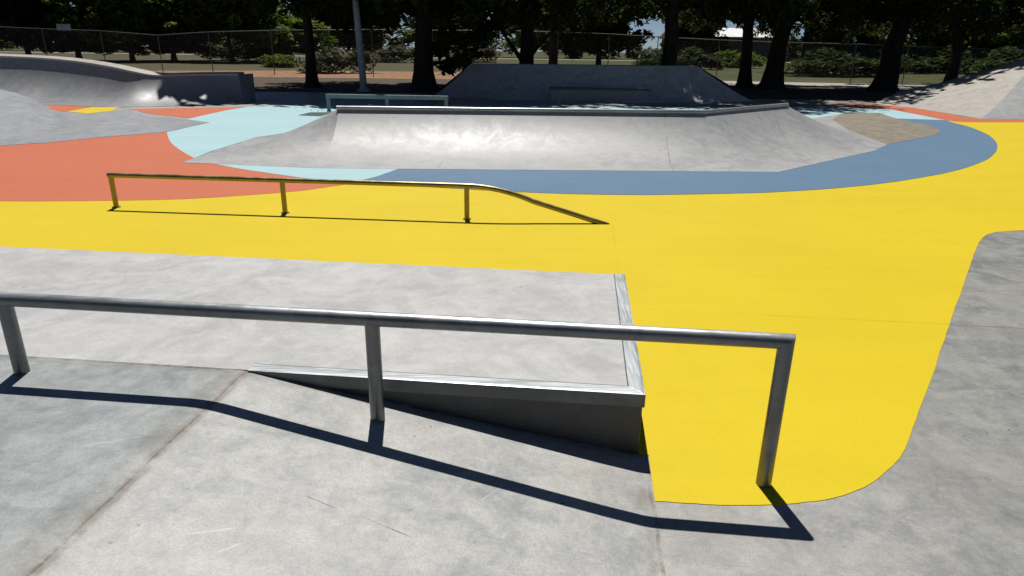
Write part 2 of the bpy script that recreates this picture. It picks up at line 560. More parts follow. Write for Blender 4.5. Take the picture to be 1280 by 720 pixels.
olow = spline([(265, 204.5), (300, 211.5), (340, 217.5), (385, 224), (434, 230.5)], 5)
obot = spline([(434, 230.5), (400, 235.5), (370, 239.5), (300, 245), (220, 249.5), (120, 251.5), (0, 251.8), (-200, 250)], 5)
orr = spline([(208.5, 164), (212, 176), (224, 187), (243, 198)], 5)
sheet('orange_paint', [(-200, 196), (0, 181), (100, 173), (150, 168)] + orr + [(250, 203)] + olow + obot[1:], 0.006, M['orange'])
sheet('orange_paint_strip', [(160, 136.3), (284, 134.2), (308, 133.8)] + [(284, 138), (246, 146.3), (235, 147.5), (187, 142.5)], 0.006, M['orange'])
sheet('orange_paint_wedge', [(49, 131), (115.5, 133.8), (84, 139.5), (66, 139)], 0.006, M['orange'])
sheet('yellow_paint_wedge', [(84, 139.5), (115.5, 134), (149, 134.2), (140, 138.6), (110, 142)], 0.006, M['yellow'])
oband = spline([(1040, 129), (1100, 131), (1140, 134), (1169, 137.6), (1190, 143.6), (1212, 147), (1280, 148), (1450, 149)], 5)
obandb = spline([(1450, 155), (1280, 153), (1225, 153), (1191, 151.7), (1150, 144), (1114, 137), (1070, 133), (1040, 131.5)], 5)
sheet('orange_paint_band', oband + obandb, 0.006, M['orange'])
# light blue: left field, behind the ramp, right corners and the strip before the ramp
sheet('light_blue_paint', orr + [(262, 190), (320, 172), (362, 166), (420, 152), (450, 143), (560, 140), (800, 146), (975, 152), (999, 151), (1066, 140), (1100, 142), (1118, 148.3), (1182, 150.3), (1150, 144), (1114, 137), (1090, 135.5), (960, 134), (700, 133), (480, 131), (411, 131.5), (320, 132.8), (308, 134), (284, 138), (246, 146.3), (230, 150), (225, 158)], 0.006, M['light'])
sheet('light_blue_paint_strip', [(262, 201)] + olow + [(472, 221), (503, 209.5), (500, 206), (380, 203)], 0.009, M['light'])
bout = spline([(434, 230.5), (500, 232.5), (585, 237), (640, 240), (720, 243), (800, 244), (880, 243), (960, 241), (1040, 236), (1100, 230), (1150, 222.5), (1195, 213.5), (1228, 202.5), (1243, 192), (1246.5, 181), (1236, 169.5), (1215, 160), (1190, 153), (1182, 150.3)], 5)
sheet('steel_blue_paint', bout + [(1118, 148.3), (1100, 143), (1100, 160), (1060, 185), (940, 205), (503, 205), (503, 209.5), (472, 221)], 0.008, M['blue'])
tanb = spline([(1100, 141.5), (1112, 146), (1138, 153), (1160, 157), (1173, 162), (1174, 166), (1160, 171), (1109, 181)], 5)
sheet('tan_concrete_apron', [(1040, 150), (1050, 143.5), (1067, 141)] + tanb + [(1080, 171.5), (1060, 162.5)], 0.012, M['tan'])
sheet('grey_concrete_apron', [(997, 151.5), (1067, 140), (1050, 143.5), (1040, 150), (1060, 162.5), (1080, 171.5), (1109, 181), (1040, 196), (990, 180)], 0.012, M['ramp'])

# ------------------------------------------------------------------ foreground bank and platform
prof = [(-14, HT - 0.002), (UC - 0.10, HT - 0.002)]
sl_ = HT / (LC - UC)
for k in range(1, 7):
    s = UC - 0.10 + 0.20 * k / 6
    q = (s - (UC - 0.10)) / 0.20
    prof.append((s, HT - 0.002 - sl_ * 0.20 * q * q / 2))
for s in (UC + 0.5, -1.0, -0.5, -0.2):
    prof.append((s, sl_ * (LC - s) - 0.002))
for k in range(0, 9):
    s = LC - 0.045 + 0.09 * k / 8
    q = 1 - k / 8
    prof.append((s, 0.09 * sl_ * q * q / 2 + 0.0005))
tt = [0.008] + [-0.4 * i for i in range(1, 26)]
b = MB()
b.grid([[st(s, t, z) for s, z in prof] for t in tt])
n = len(prof)
skirt = []
for t in (tt[0], tt[-1]):
    b.grid([[st(s, t, z) for s, z in prof], [st(s, t, -0.06) for s, z in prof]])
b.grid([[st(prof[-1][0], t, prof[-1][1]) for t in tt], [st(prof[-1][0], t, -0.06) for t in tt]])
bank = b.build('concrete_bank', M['bank'], loc=st(-3, -1, 0), smooth=R(30))
tag(bank, 'pale grey concrete bank sloping down from a flat platform under the front rail', 'ramp')

# manual pad / ledge
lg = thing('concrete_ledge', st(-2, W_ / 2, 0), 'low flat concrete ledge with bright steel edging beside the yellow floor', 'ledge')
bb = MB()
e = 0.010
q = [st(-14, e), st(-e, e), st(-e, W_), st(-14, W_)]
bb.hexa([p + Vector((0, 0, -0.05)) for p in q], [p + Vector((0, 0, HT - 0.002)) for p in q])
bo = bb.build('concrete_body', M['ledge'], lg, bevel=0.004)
bo.data.materials.append(M['formed_shade'])
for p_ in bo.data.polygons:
    if p_.normal.z < 0.3:  # upright faces take the tone with shade painted in
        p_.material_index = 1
EW, EH = 0.078, 0.072
ed = MB()
s0 = UC + 0.03
q = [st(s0, 0), st(0, 0), st(-EW, EW), st(s0, EW)]
ed.hexa([p + Vector((0, 0, HT - EH)) for p in [st(s0, 0), st(0, 0), st(-0.009, 0.009), st(s0, 0.009)]], [p + Vector((0, 0, HT)) for p in [st(s0, 0), st(0, 0), st(-0.009, 0.009), st(s0, 0.009)]])
q = [st(s0, 0.009), st(-0.009, 0.009), st(-EW, EW), st(s0, EW)]
ed.hexa([p + Vector((0, 0, HT - 0.012)) for p in q], [p + Vector((0, 0, HT)) for p in q])
ed.build('steel_edge', M['edge'], lg, bevel=0.003)
ed = MB()
q = [st(0, 0), st(0, W_), st(-0.009, W_), st(-0.009, 0.009)]
ed.hexa([p + Vector((0, 0, HT - EH)) for p in q], [p + Vector((0, 0, HT)) for p in q])
q = [st(-0.009, 0.009), st(-0.009, W_), st(-EW, W_), st(-EW, EW)]
ed.hexa([p + Vector((0, 0, HT - 0.012)) for p in q], [p + Vector((0, 0, HT)) for p in q])
ed.build('steel_edge', M['edge_end'], lg, bevel=0.003)
ed = MB()
q = [st(s0, EW), st(-EW, EW), st(-EW - 0.006, EW + 0.006), st(s0, EW + 0.006)]
ed.hexa([p + Vector((0, 0, HT - 0.01)) for p in q], [p + Vector((0, 0, HT - 0.0012)) for p in q])
q = [st(-EW, EW), st(-EW, W_ - 0.002), st(-EW - 0.006, W_ - 0.002), st(-EW - 0.006, EW + 0.006)]
ed.hexa([p + Vector((0, 0, HT - 0.01)) for p in q], [p + Vector((0, 0, HT - 0.0012)) for p in q])
ed.build('joint_seal', M['formed_shade'], lg)


# ------------------------------------------------------------------ rails
def base_z(p):
    s = (p - NR).dot(D)
    t = (p - NR).dot(N)
    if t > 0.05:
        return 0.0
    return HT * min(1, max(0, (LC - s) / (LC - UC)))


RY = R(-5.88)
RD = Vector((cos(RY), sin(RY), 0))
rb = Vector((1.1877, 2.6663, 0))
HR = 0.729
rail = thing('grind_rail', rb - RD * 1.83, 'straight grey steel grind rail on three posts across the front bank', 'grind rail')
tp = rb + Vector((0, 0, HR))
lt = tp - RD * 3.667
r = 0.0345
k = MB()
k.tube([lt + (tp - lt) * i / 20 for i in range(21)], r, 24)
for i in range(24):                       # mitred ends
    k.v[i] += RD * (-(k.v[i].z - HR))
    k.v[20 * 24 + i] += RD * (k.v[20 * 24 + i].z - HR)
k.build('bar', M['steel'], rail, smooth=R(40))
for u in (0.0, 1.837, 3.667):
    p = tp - RD * u
    z0 = base_z(Vector((p.x, p.y, 0)))
    k = MB()
    k.tube([Vector((p.x, p.y, z0 - 0.03)), Vector((p.x, p.y, HR - (0.0 if u != 1.837 else 0.012)))], r, 24)
    if u != 1.837:
        sg = 1 if u == 0 else -1
        for i in range(24, 48):
            k.v[i].z += sg * (k.v[i] - p).dot(RD)
    k.build('post', M['steel'], rail, smooth=R(40))

# long rail with the bent-down end
a = Vector((-4.889, 8.130, 0))
b_ = Vector((-0.544, 7.771, 0))
ld = (b_ - a)
LL = ld.length
ld.normalize()
H2 = 0.40
lr = thing('long_grind_rail', a + ld * LL * 0.5, 'long low grind rail on yellow paint with one end bent down to the floor', 'grind rail')
e_end = LL * 1.375
pts = [(-0.03, H2), (0.4, H2), (1.5, H2), (3, H2), (LL - 0.1, H2)]
cs, ce = LL - 0.05, e_end
# rounded bend then straight run to the floor
bz = []
P0, P1, P2 = Vector((LL - 0.02, H2)), Vector((LL + 0.40, H2)), Vector((LL + 0.78, H2 * 0.60))
for i in range(1, 11):
    t = i / 10
    bz.append(tuple(P0 * (1 - t) ** 2 + P1 * 2 * t * (1 - t) + P2 * t * t))
pts += bz + [(e_end + 0.03, -0.015)]
k = MB()
k.tube([a + ld * s + Vector((0, 0, z)) for s, z in pts], 0.030, 18)
k.build('bar', M['rusty'], lr, smooth=R(40))
for u in (0.0, LL * 0.492, LL):
    p = a + ld * u
    k = MB()
    k.tube([p + Vector((0, 0, -0.02)), p + Vector((0, 0, H2 - 0.008))], 0.030, 16)
    k.build('post', M['rusty'], lr, smooth=R(40))
    k = MB()
    k.tube([p + Vector((0, 0, 0.004)), p + Vector((0, 0, 0.012))], 0.05, 20)
    k.build('collar', M['rusty'], lr, smooth=R(40), bevel=0.002)

# far rail beyond the ramp
fa, fb = at(411.5, 139), at(411.5, 139) + (at(558, 141.5) - at(411.5, 139))
fd = (fb - fa)
FL = fd.length
fd.normalize()
fn = Vector((-fd.y, fd.x, 0))
fr = thing('flat_rail', fa + fd * FL / 2, 'low pale square-tube flat rail standing behind the ramp with a shaded floor behind', 'grind rail')


def beam(mb, p, q_, hw, z0, z1, nrm):
    c = [p - nrm * hw, q_ - nrm * hw, q_ + nrm * hw, p + nrm * hw]
    mb.hexa([v + Vector((0, 0, z0)) for v in c], [v + Vector((0, 0, z1)) for v in c])


k = MB()
beam(k, fa - fd * 0.06, fb + fd * 0.06, 0.07, 0.40, 0.52, fn)
k.build('bar', M['farsteel'], fr, bevel=0.006)
for u in (0, FL * 0.5, FL):
    k = MB()
    beam(k, fa + fd * (u - 0.05), fa + fd * (u + 0.05), 0.05, -0.02, 0.40, fn)
    k.build('post', M['farsteel'], fr, bevel=0.004)

# thin slab standing in for an unidentified dark diamond left of the flat rail
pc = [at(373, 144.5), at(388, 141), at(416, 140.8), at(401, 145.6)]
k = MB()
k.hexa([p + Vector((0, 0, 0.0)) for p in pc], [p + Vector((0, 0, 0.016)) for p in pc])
o = k.build('dark_patch', M['plate'], loc=sum(pc, Vector()) / 4)
tag(o, 'dark teal diamond shaped stand-in patch lying flat in the light blue floor', 'cover plate')  # category is only a guess; the dark diamond is unidentified

# ------------------------------------------------------------------ hip ramp with steel coping
ZC = 0.80
cl, ck, cr = at(423.5, 135.8, ZC), at(879, 141, ZC), at(984, 131.5, ZC)
DEP = 2.02
RR = (DEP ** 2 + ZC ** 2) / (2 * ZC)
TH = math.asin(DEP / RR)
NP = 18
pro = []
for i in range(NP + 1):
    th = TH * i / NP
    pro.append((DEP - RR * sin(th), max(0.011, RR * (1 - cos(th)))))      # (distance out from the coping, height)


def out_n(p, q_):
    d = (q_ - p)
    d.z = 0
    d.normalize()
    return d, Vector((d.y, -d.x, 0))


d1, n1 = out_n(cl, ck)
d2, n2 = out_n(ck, cr)
mit = (n1 + n2).normalized()
mit = mit / mit.dot(n1)
ramp = thing('hip_ramp', (cl + ck) / 2 + n1 - Vector((0, 0, ZC)), 'grey concrete hip ramp with shiny steel coping rising from the steel blue paint', 'ramp')


def row(c, nn):
    return [Vector((c.x + nn.x * o_, c.y + nn.y * o_, z)) for o_, z in pro]


rows = []
for i in range(13):
    rows.append(row(cl.lerp(ck, i / 12), n1 if i < 12 else mit))
for i in range(1, 9):
    rows.append(row(ck.lerp(cr, i / 8), n2))
k = MB()
k.grid(rows)
# back faces: plain banks down to the floor behind
back = [(0.0, ZC), (-0.12, ZC), (-0.9, 0.3), (-1.5, 0.0)]


def brow(c, nn):
    return [Vector((c.x + nn.x * o_, c.y + nn.y * o_, z)) for o_, z in back]


rows_b = [brow(cl, n1), brow(cl.lerp(ck, 0.5), n1), brow(ck, mit), brow(cr, n2)]
k.grid(rows_b)


def wing(crease, ridge_back, foot, nrow=10):
    """loft between the edge of the transition (crease + the ridge running back) and the foot on the floor"""
    A = crease + ridge_back

    def resample(P, m_):
        L = [0]
        for i in range(len(P) - 1):
            L.append(L[-1] + (P[i + 1] - P[i]).length)
        res, j = [], 0
        for i in range(m_):
            s = L[-1] * i / (m_ - 1)
            while j < len(P) - 2 and L[j + 1] < s:
                j += 1
            t = (s - L[j]) / max(1e-9, L[j + 1] - L[j])
            res.append(P[j].lerp(P[j + 1], t))
        return res
    A = resample(A, 36)
    B = resample(foot, 36)
    rows_ = []
    for i in range(nrow + 1):
        t = i / nrow
        rr = []
        for p, q_ in zip(A, B):
            v = p.lerp(q_, t)
            v.z = p.z * (1 - t) ** 1.35 + 0.011 * t
            rr.append(v)
        rows_.append(rr)
    k.grid(rows_)


lf = [at(x, y, 0.011) for x, y in [(227, 203), (243, 198), (320, 174), (362, 168), (390, 164), (416, 158)]]
wing(rows[0], [cl - n1 * 0.12, cl - n1 * 0.9 - Vector((0, 0, 0.5)), cl - n1 * 1.5 - Vector((0, 0, ZC))], [rows[0][0].copy()] + lf)
rf = [at(x, y, 0.011) for x, y in [(1109, 181), (1060, 162), (997, 151.5)]]
wing(rows[-1], [cr - n2 * 0.12, cr - n2 * 0.9 - Vector((0, 0, 0.5)), cr - n2 * 1.5 - Vector((0, 0, ZC))], [rows[-1][0].copy()] + rf)
k.build('ramp_body', M['ramp'], ramp, smooth=R(28))
k = MB()
k.tube([cl - d1 * 0.04 + Vector((0, 0, 0.012))] + [cl.lerp(ck, i / 10) + Vector((0, 0, 0.012)) for i in range(11)] + [ck.lerp(cr, i / 6) + Vector((0, 0, 0.012)) for i in range(1, 7)], 0.042, 16)
k.build('coping', M['coping'], ramp, smooth=R(50))

# ------------------------------------------------------------------ shaded box ramp at the back
bk = thing('box_ramp', at(740, 124), 'tall concrete bank ramp with a centre ledge standing in tree shade at the back', 'ramp')
zt = 1.32
f = [at(538, 121), at(690, 126), at(812, 129), at(946, 127)]
Yt = 29.6
t = [aty(588, 80, 30.6), aty(690, 81, 29.7), aty(812, 82.5, 29.0), aty(872, 82.5, 29.4)]
rt = aty(905, 90, 30.5)
k = MB()
rows = []
for i in range(9):
    u = i / 8
    uu = u
    zz = u ** 1.25
    rows.append([Vector((p.x + (q_.x - p.x) * uu, p.y + (q_.y - p.y) * uu, max(-0.01, q_.z * zz))) for p, q_ in zip(f, t)])
k.grid(rows)
bkp = [p + Vector((0, 1.6, 0)) for p in t]
k.grid([t, bkp])
k.grid([bkp, [Vector((p.x * 1.0, p.y + 1.5, -0.02)) for p in bkp]])
# left and right flanks
k.add([f[0], t[0], bkp[0], Vector((bkp[0].x - 1.2, bkp[0].y + 1.5, -0.02))], [(0, 1, 2, 3)])
rgt = [Vector((p.x, p.y, p.z)) for p in (f[3], t[3], bkp[3])]
rtail = Vector((f[3].x + 0.3, bkp[3].y + 1.0, -0.02))
k.add([rgt[0], rgt[1], rgt[2], rtail], [(0, 1, 2, 3)])
k.build('ramp_body', M['weathered'], bk, smooth=R(28))
k = MB()
c0, c1 = at(688, 126.5), at(810, 128.3)
dd, nn = out_n(c0, c1)
q = [c0, c1, c1 - nn * 1.15, c0 - nn * 1.15]
k.hexa([p + Vector((0, 0, -0.02)) for p in q], [p + Vector((0, 0, 0.50)) for p in q])
k.build('centre_ledge', M['wallc'], bk, bevel=0.02)
k = MB()
q = [c0 + nn * 0.05 - dd * 0.03, c1 + nn * 0.05 + dd * 0.03, c1 - nn * 0.12 + dd * 0.03, c0 - nn * 0.12 - dd * 0.03]
k.hexa([p + Vector((0, 0, 0.44)) for p in q], [p + Vector((0, 0, 0.515)) for p in q])
k.build('ledge_edge', M['formed_shade'], bk, bevel=0.01)

# ------------------------------------------------------------------ left bowl wall
fpx = [(-260, 131), (-120, 130.5), (0, 131), (50, 131), (100, 132.5), (150, 134), (200, 133), (262, 131.5), (309, 130)]
tpx = [(-300, 66), (-130, 65), (0, 68.5), (60, 71.5), (100, 75.5), (140, 82), (170, 88.5), (196, 92.5), (240, 91.5), (298, 91)]
fp = spline(fpx, 8)
tpv = spline(tpx, 8)


def resamp2(P, m_):
    out = []
    for i in range(m_):
        s = (len(P) - 1) * i / (m_ - 1)
        j = min(int(s), len(P) - 2)
        u = s - j
        out.append((P[j][0] * (1 - u) + P[j + 1][0] * u, P[j][1] * (1 - u) + P[j + 1][1] * u))
    return out


fp, tpv = resamp2(fp, 60), resamp2(tpv, 60)
ft = [at(x, y, 0.009) for x, y in fp]
tops = []
for (x, y), p in zip(tpv, ft):
    zt_ = aty(x, y + 2.0, p.y + 1.6).z
    tops.append(aty(x, y + 2.0, p.y + 1.48 * zt_))
wl = thing('bowl_wall', ft[30], 'long curved concrete quarter pipe wall with pale top lip at the left', 'quarter pipe')
k = MB()
rows = []
for i in range(15):
    th = R(68) * i / 14
    u = sin(th) / sin(R(68))
    zz = (1 - cos(th)) / (1 - cos(R(68)))
    rows.append([Vector((p.x + (q_.x - p.x) * u, p.y + (q_.y - p.y) * u, 0.009 + (q_.z - 0.009) * zz)) for p, q_ in zip(ft, tops)])
k.grid(rows)
# end face
endb = [rows[i][-1] for i in range(15)]
bx = Vector((0.12, 1.1, 0))
k.add(endb + [endb[-1] + bx, Vector((endb[-1].x + 0.12, endb[-1].y + 1.1, -0.05)), Vector((endb[0].x, endb[0].y, -0.05))], [tuple(range(18))])
k.grid([[p + Vector((0.05, 0.55, -0.002)) for p in tops], [Vector((p.x + 0.05, p.y + 0.55, -0.06)) for p in tops]])
k.build('wall_body', M['wallc'], wl, smooth=R(35))
k = MB()
lip = [[p + Vector((0, -0.02, -0.05)) for p in tops], [p + Vector((0, -0.02, 0.02)) for p in tops], [p + Vector((0, 0.55, 0.075)) for p in tops], [p + Vector((0, 0.56, -0.1)) for p in tops]]
k.grid(lip)
k.build('top_lip', M['pale'], wl, smooth=R(30))

# left hump in front of that wall
hm = MB()
near = [at(x, y, 0.011) for x, y in spline([(-300, 203), (-150, 193), (0, 182), (60, 178), (105, 173.5), (150, 169.5), (208, 164.5), (240, 157.5), (262, 153)], 5)]
far = [at(x, y, 0.011) for x, y in spline([(-500, 131), (-250, 130), (-60, 128), (49, 131), (66, 139), (110, 142), (160, 137), (187, 142.5), (262, 153)], 5)]
ridge_px = spline([(-300, 86), (-150, 98), (-60, 105), (0, 112), (30, 120), (52, 131), (66, 139.5), (110, 143), (160, 142), (200, 147), (262, 153)], 5)


def proj(p):
    d = p - EYE
    return 640 + F * d.dot(RT) / d.dot(FW), 360 - F * d.dot(UP) / d.dot(FW)


def ridge_z(c):
    z = 0.3
    for _ in range(6):
        px = proj(Vector((c.x, c.y, z)))[0]
        y = ridge_px[-1][1]
        if px <= ridge_px[0][0]:
            y = ridge_px[0][1]
        for a_, b2 in zip(ridge_px, ridge_px[1:]):
            if a_[0] <= px <= b2[0]:
                y = a_[1] + (b2[1] - a_[1]) * (px - a_[0]) / (b2[0] - a_[0])
        z = aty(px, y, c.y).z
    return max(0.011, z)


rows = []
NRW = 20
m_ = len(near)
for i in range(NRW + 1):
    u = i / NRW
    rr = []
    for j in range(m_):
        p, q_ = near[j], far[j]
        c = p.lerp(q_, 0.45)
        hgt = ridge_z(c)
        uu = min(1.0, u / 0.45 if u < 0.45 else (1 - u) / 0.55)
        s_ = uu ** 1.45 if u < 0.45 else uu * uu * (3 - 2 * uu)
        v = p.lerp(q_, u)
        rr.append(Vector((v.x, v.y, 0.011 + (hgt - 0.011) * s_)))
    rows.append(rr)
hm.grid(rows)
o = hm.build('concrete_hump', M['hump'], loc=near[20], smooth=R(50))
tag(o, 'low shiny concrete hump rising to the left between orange paint and bowl wall', 'ramp')

# right bank
rbk = thing('corner_bank', at(1226, 148), 'tall tan and grey concrete corner bank at the right edge half in tree shade', 'ramp')
pA = [at(x, y, 0.009) for x, y in [(1085, 130), (1140, 134.5), (1180, 141), (1226, 148.5)]]
cA = [aty(1108, 124, 27.5), aty(1160, 112, 28.0), aty(1215, 101, 28.2), aty(1305, 84, 28.4)]
tA = [aty(1120, 117, 30.0), aty(1175, 106, 30.0), aty(1228, 92, 29.6), aty(1300, 70, 29.2)]
k = MB()
rows = []
for i in range(11):
    u = i / 10
    rr = []
    for p, q_ in zip(pA, tA):
        rr.append(Vector((p.x + (q_.x - p.x) * u, p.y + (q_.y - p.y) * u, p.z + (max(q_.z, 0.02) - p.z) * u ** 1.25)))
    rows.append(rr)
k.grid(rows)
k.grid([[p for p in tA], [p + Vector((0.8, 1.5, 0)) for p in tA]])
k.grid([[p + Vector((0.8, 1.5, 0)) for p in tA], [Vector((p.x + 1.5, p.y + 3.5, -0.06)) for p in tA]])
k.build('bank_face', M['pale'], rbk, smooth=R(30))
k = MB()
rows2 = [[rows[i][-1] for i in range(11)]]
endf = [at(x, y, 0.009) for x, y in [(1226, 148.5), (1280, 149), (1400, 150), (1600, 152)]]
rows2 = []
for j, p in enumerate(endf):
    rr = []
    for i in range(11):
        u = i / 10
        q_ = tA[-1] + Vector((2.0, -0.8, 0.0)) * j
        rr.append(Vector((p.x + (q_.x - p.x) * u, p.y + (q_.y - p.y) * u, p.z + (q_.z - p.z) * u ** 1.25)))
    rows2.append(rr)
k.grid(rows2)
k.build('bank_face', M['ramp'], rbk, smooth=R(30))['label'] = 'darker grey right-hand face of the bank'

# ------------------------------------------------------------------ paths beyond
def flat_mat(name, a, b_, sc_=2.0):
    k = NT(name)
    v = k.noise(sc_, 6, 0.65)
    k.bsdf(k.mix(k.rng(v, 0.3, 0.7), a, b_), 0.9, 0, 0.2, v, 0.02, 0.4)
    return k.mat


M['path'] = flat_mat('path_concrete', (0.30, 0.28, 0.25), (0.40, 0.38, 0.35))
M['earth'] = flat_mat('orange_earth', (0.20, 0.105, 0.05), (0.32, 0.19, 0.11))
M['mulch'] = flat_mat('mulch', (0.03, 0.024, 0.018), (0.075, 0.058, 0.042), 5.0)


def ribbon(name, pts, z, mat):
    return sheet(name, pts, z, mat, px=False)


ribbon('path', [(9, 45.5), (16, 45.6), (24, 45.2), (30, 43.4), (36, 40.5), (38, 43), (32, 47.0), (24.5, 50.0), (16, 51.5), (9, 51.5)], -0.05, M['path'])
ribbon('earth_path', [(-28, 47), (-18, 47.0), (-6, 47.5), (2, 48.5), (4, 60), (-6, 63), (-18, 61), (-28, 56)], -0.05, M['earth'])
ribbon('far_road', [(-120, 150), (120, 160), (120, 168), (-120, 157)], -0.04, M['path'])

# ------------------------------------------------------------------ lamp post
lp = at(455, 113)
lamp = thing('lamp_post', lp, 'tall pale blue-grey steel lamp post standing behind the flat rail', 'lamp post')
k = MB()
k.tube([lp + Vector((-0.04 * z, 0, z)) for z in (-0.05, 0.5, 3, 6, 9)], [0.165, 0.16, 0.145, 0.12, 0.095], 18)
k.build('pole', M['pole'], lamp, smooth=R(40))
k = MB()
k.box(lp.x - 0.26, lp.x + 0.26, lp.y - 0.26, lp.y + 0.26, -0.05, 0.06)
k.build('base_plate', M['pole'], lamp, bevel=0.01)
k = MB()
k.tube([lp + Vector((-0.36, 0, 8.9)), lp + Vector((0.0, 0.1, 9.3)), lp + Vector((1.1, 0.3, 9.5))], 0.045, 12)
k.build('arm', M['pole'], lamp, smooth=R(40))
k = MB()
k.box(lp.x + 0.9, lp.x + 1.7, lp.y + 0.15, lp.y + 0.5, 9.42, 9.56)
k.build('lamp_head', M['pole'], lamp, bevel=0.03)

# ------------------------------------------------------------------ chain link fence
def link_mat():
    k = NT('chain_link')
    b1 = k.n('BsdfPrincipled')
    b1.inputs['Base Color'].default_value = (0.22, 0.22, 0.21, 1)
    b1.inputs['Metallic'].default_value = 0.4
    b1.inputs['Roughness'].default_value = 0.5
    tr = k.n('BsdfTransparent')
    sep = k.n('SeparateXYZ')
    k.l(k.pos, sep.inputs[0])
    u, v = sep.outputs[0], sep.outputs[2]
    ms = []
    for sgn in (1, -1):
        w_ = k.math('ADD', u, k.math('MULTIPLY', v, sgn))
        w_ = k.math('MULTIPLY', w_, 1 / 0.085)
        w_ = k.math('ABSOLUTE', k.math('SUBTRACT', k.math('FRACT', w_), 0.5))
        ms.append(k.math('LESS_THAN', w_, 0.020))
    mk = k.math('MAXIMUM', ms[0], ms[1])
    mx = k.n('MixShader')
    k.l(mk, mx.inputs[0])
    k.l(tr.outputs[0], mx.inputs[1])
    k.l(b1.outputs[0], mx.inputs[2])
    k.l(mx.outputs[0], k.out.inputs[0])
    return k.mat


M['link'] = link_mat()
fposts = []
for px, Y, py in [(-90, 50, 31), (-10, 50, 33), (52, 50, 36), (125, 50, 38.5), (197, 50, 44), (260, 50, 40), (338, 50.5, 38), (464, 51, 37), (540, 51.5, 38), (620, 52, 38), (698, 52, 40), (762, 52, 42.5), (823, 52, 46), (900, 51.5, 50), (982, 50.5, 53), (1071, 49, 55), (1137, 48.5, 57.5), (1205, 48.5, 60), (1290, 48, 64), (1370, 48, 68)]:
    p = aty(px, py, Y)
    fposts.append(p)
fen = thing('chain_link_fence', (fposts[8].x, fposts[8].y, -0.06), 'long wire chain link fence on thin steel posts behind the dark trees', 'fence')
for p in fposts:
    k = MB()
    k.tube([Vector((p.x, p.y, -0.1)), Vector((p.x, p.y, p.z + 0.06))], 0.032, 8)
    k.build('post', M['fence'], fen, smooth=R(40))
k = MB()
k.tube([p + Vector((0, -0.005, 0)) for p in fposts], 0.026, 8)
k.build('top_rail', M['fence'], fen, smooth=R(60))
k = MB()
k.grid([[Vector((p.x, p.y + 0.05, -0.03)) for p in fposts], [Vector((p.x, p.y + 0.05, p.z)) for p in fposts]])
k.build('wire_mesh', M['link'], fen)['kind'] = 'stuff'
# the small plate wired to the fence
sp = aty(79.5, 34, 49.9)
k = MB()
k.box(sp.x - 0.48, sp.x + 0.48, sp.y - 0.015, sp.y + 0.015, sp.z - 0.2, sp.z + 0.2)
o = k.build('fence_sign', M['pole'], loc=sp, bevel=0.004)
tag(o, 'small blank pale plate fixed on top of the wire fence', 'sign')

# ------------------------------------------------------------------ trees
def bark_mat():
    k = NT('bark')
    v = k.noise(1.0, 6, 0.7, 0.5, k.mapping(k.pos, (7, 7, 1.6)))
    k.bsdf(k.mix(k.rng(v, 0.3, 0.7), (0.012, 0.010, 0.008), (0.05, 0.04, 0.032)), 0.9, 0, 0.2, v, 0.06, 0.9)
    return k.mat


def leaf_mat(name, a, b_, c, trans=0.25):
    k = NT(name)
    g_ = k.n('NewGeometry')
    rp = g_.outputs['Random Per Island']
    col = k.mix(rp, a, b_)
    col = k.mix(k.rng(k.noise(0.45, 3, 0.6), 0.45, 0.65), col, c)
    df = k.n('BsdfDiffuse')
    k.put(df.inputs[0], col)
    tl = k.n('BsdfTranslucent')
    k.put(tl.inputs[0], k.mix(0.5, col, (0.10, 0.13, 0.015)))
    gl = k.n('BsdfGlossy')
    gl.inputs['Roughness'].default_value = 0.5
    gl.inputs[0].default_value = (0.5, 0.5, 0.5, 1)
    m1, m2 = k.n('MixShader'), k.n('MixShader')
    m1.inputs[0].default_value = trans
    m2.inputs[0].default_value = 0.012
    k.l(df.outputs[0], m1.inputs[1])
    k.l(tl.outputs[0], m1.inputs[2])
    k.l(m1.outputs[0], m2.inputs[1])
    k.l(gl.outputs[0], m2.inputs[2])
    k.l(m2.outputs[0], k.out.inputs[0])
    return k.mat


M['bark'] = bark_mat()
M['leaf'] = leaf_mat('dark_leaves', (0.022, 0.036, 0.011), (0.050, 0.074, 0.020), (0.036, 0.054, 0.017), 0.22)
M['leaf2'] = leaf_mat('green_leaves', (0.085, 0.14, 0.020), (0.17, 0.23, 0.042), (0.11, 0.16, 0.032), 0.45)
M['leaf3'] = leaf_mat('grey_leaves', (0.075, 0.085, 0.055), (0.13, 0.135, 0.09), (0.10, 0.11, 0.075), 0.2)


def leaves(mb, rg, clumps, per, size):
    for (c, rad) in clumps:
        for i in range(per):
            d = Vector((rg.gauss(0, 1), rg.gauss(0, 1), rg.gauss(0, 1)))
            d.normalize()
            p = c + Vector((d.x, d.y, d.z * 0.75)) * rad * (rg.random() ** 0.45)
            s = size * rg.uniform(0.6, 1.35)
            ax = Vector((rg.uniform(-1, 1), rg.uniform(-1, 1), rg.uniform(-0.7, 0.4))).normalized()
            bx_ = ax.cross(Vector((rg.uniform(-0.6, 0.6), rg.uniform(-0.6, 0.6), 1))).normalized()
            ax, bx_ = ax * s, bx_ * s * rg.uniform(0.35, 0.6)
            o = len(mb.v)
            mb.v += [p - ax, p + bx_ * 0.9 - ax * 0.1, p + ax, p - bx_ * 0.9 - ax * 0.1]
            mb.f.append((o, o + 1, o + 2, o + 3))


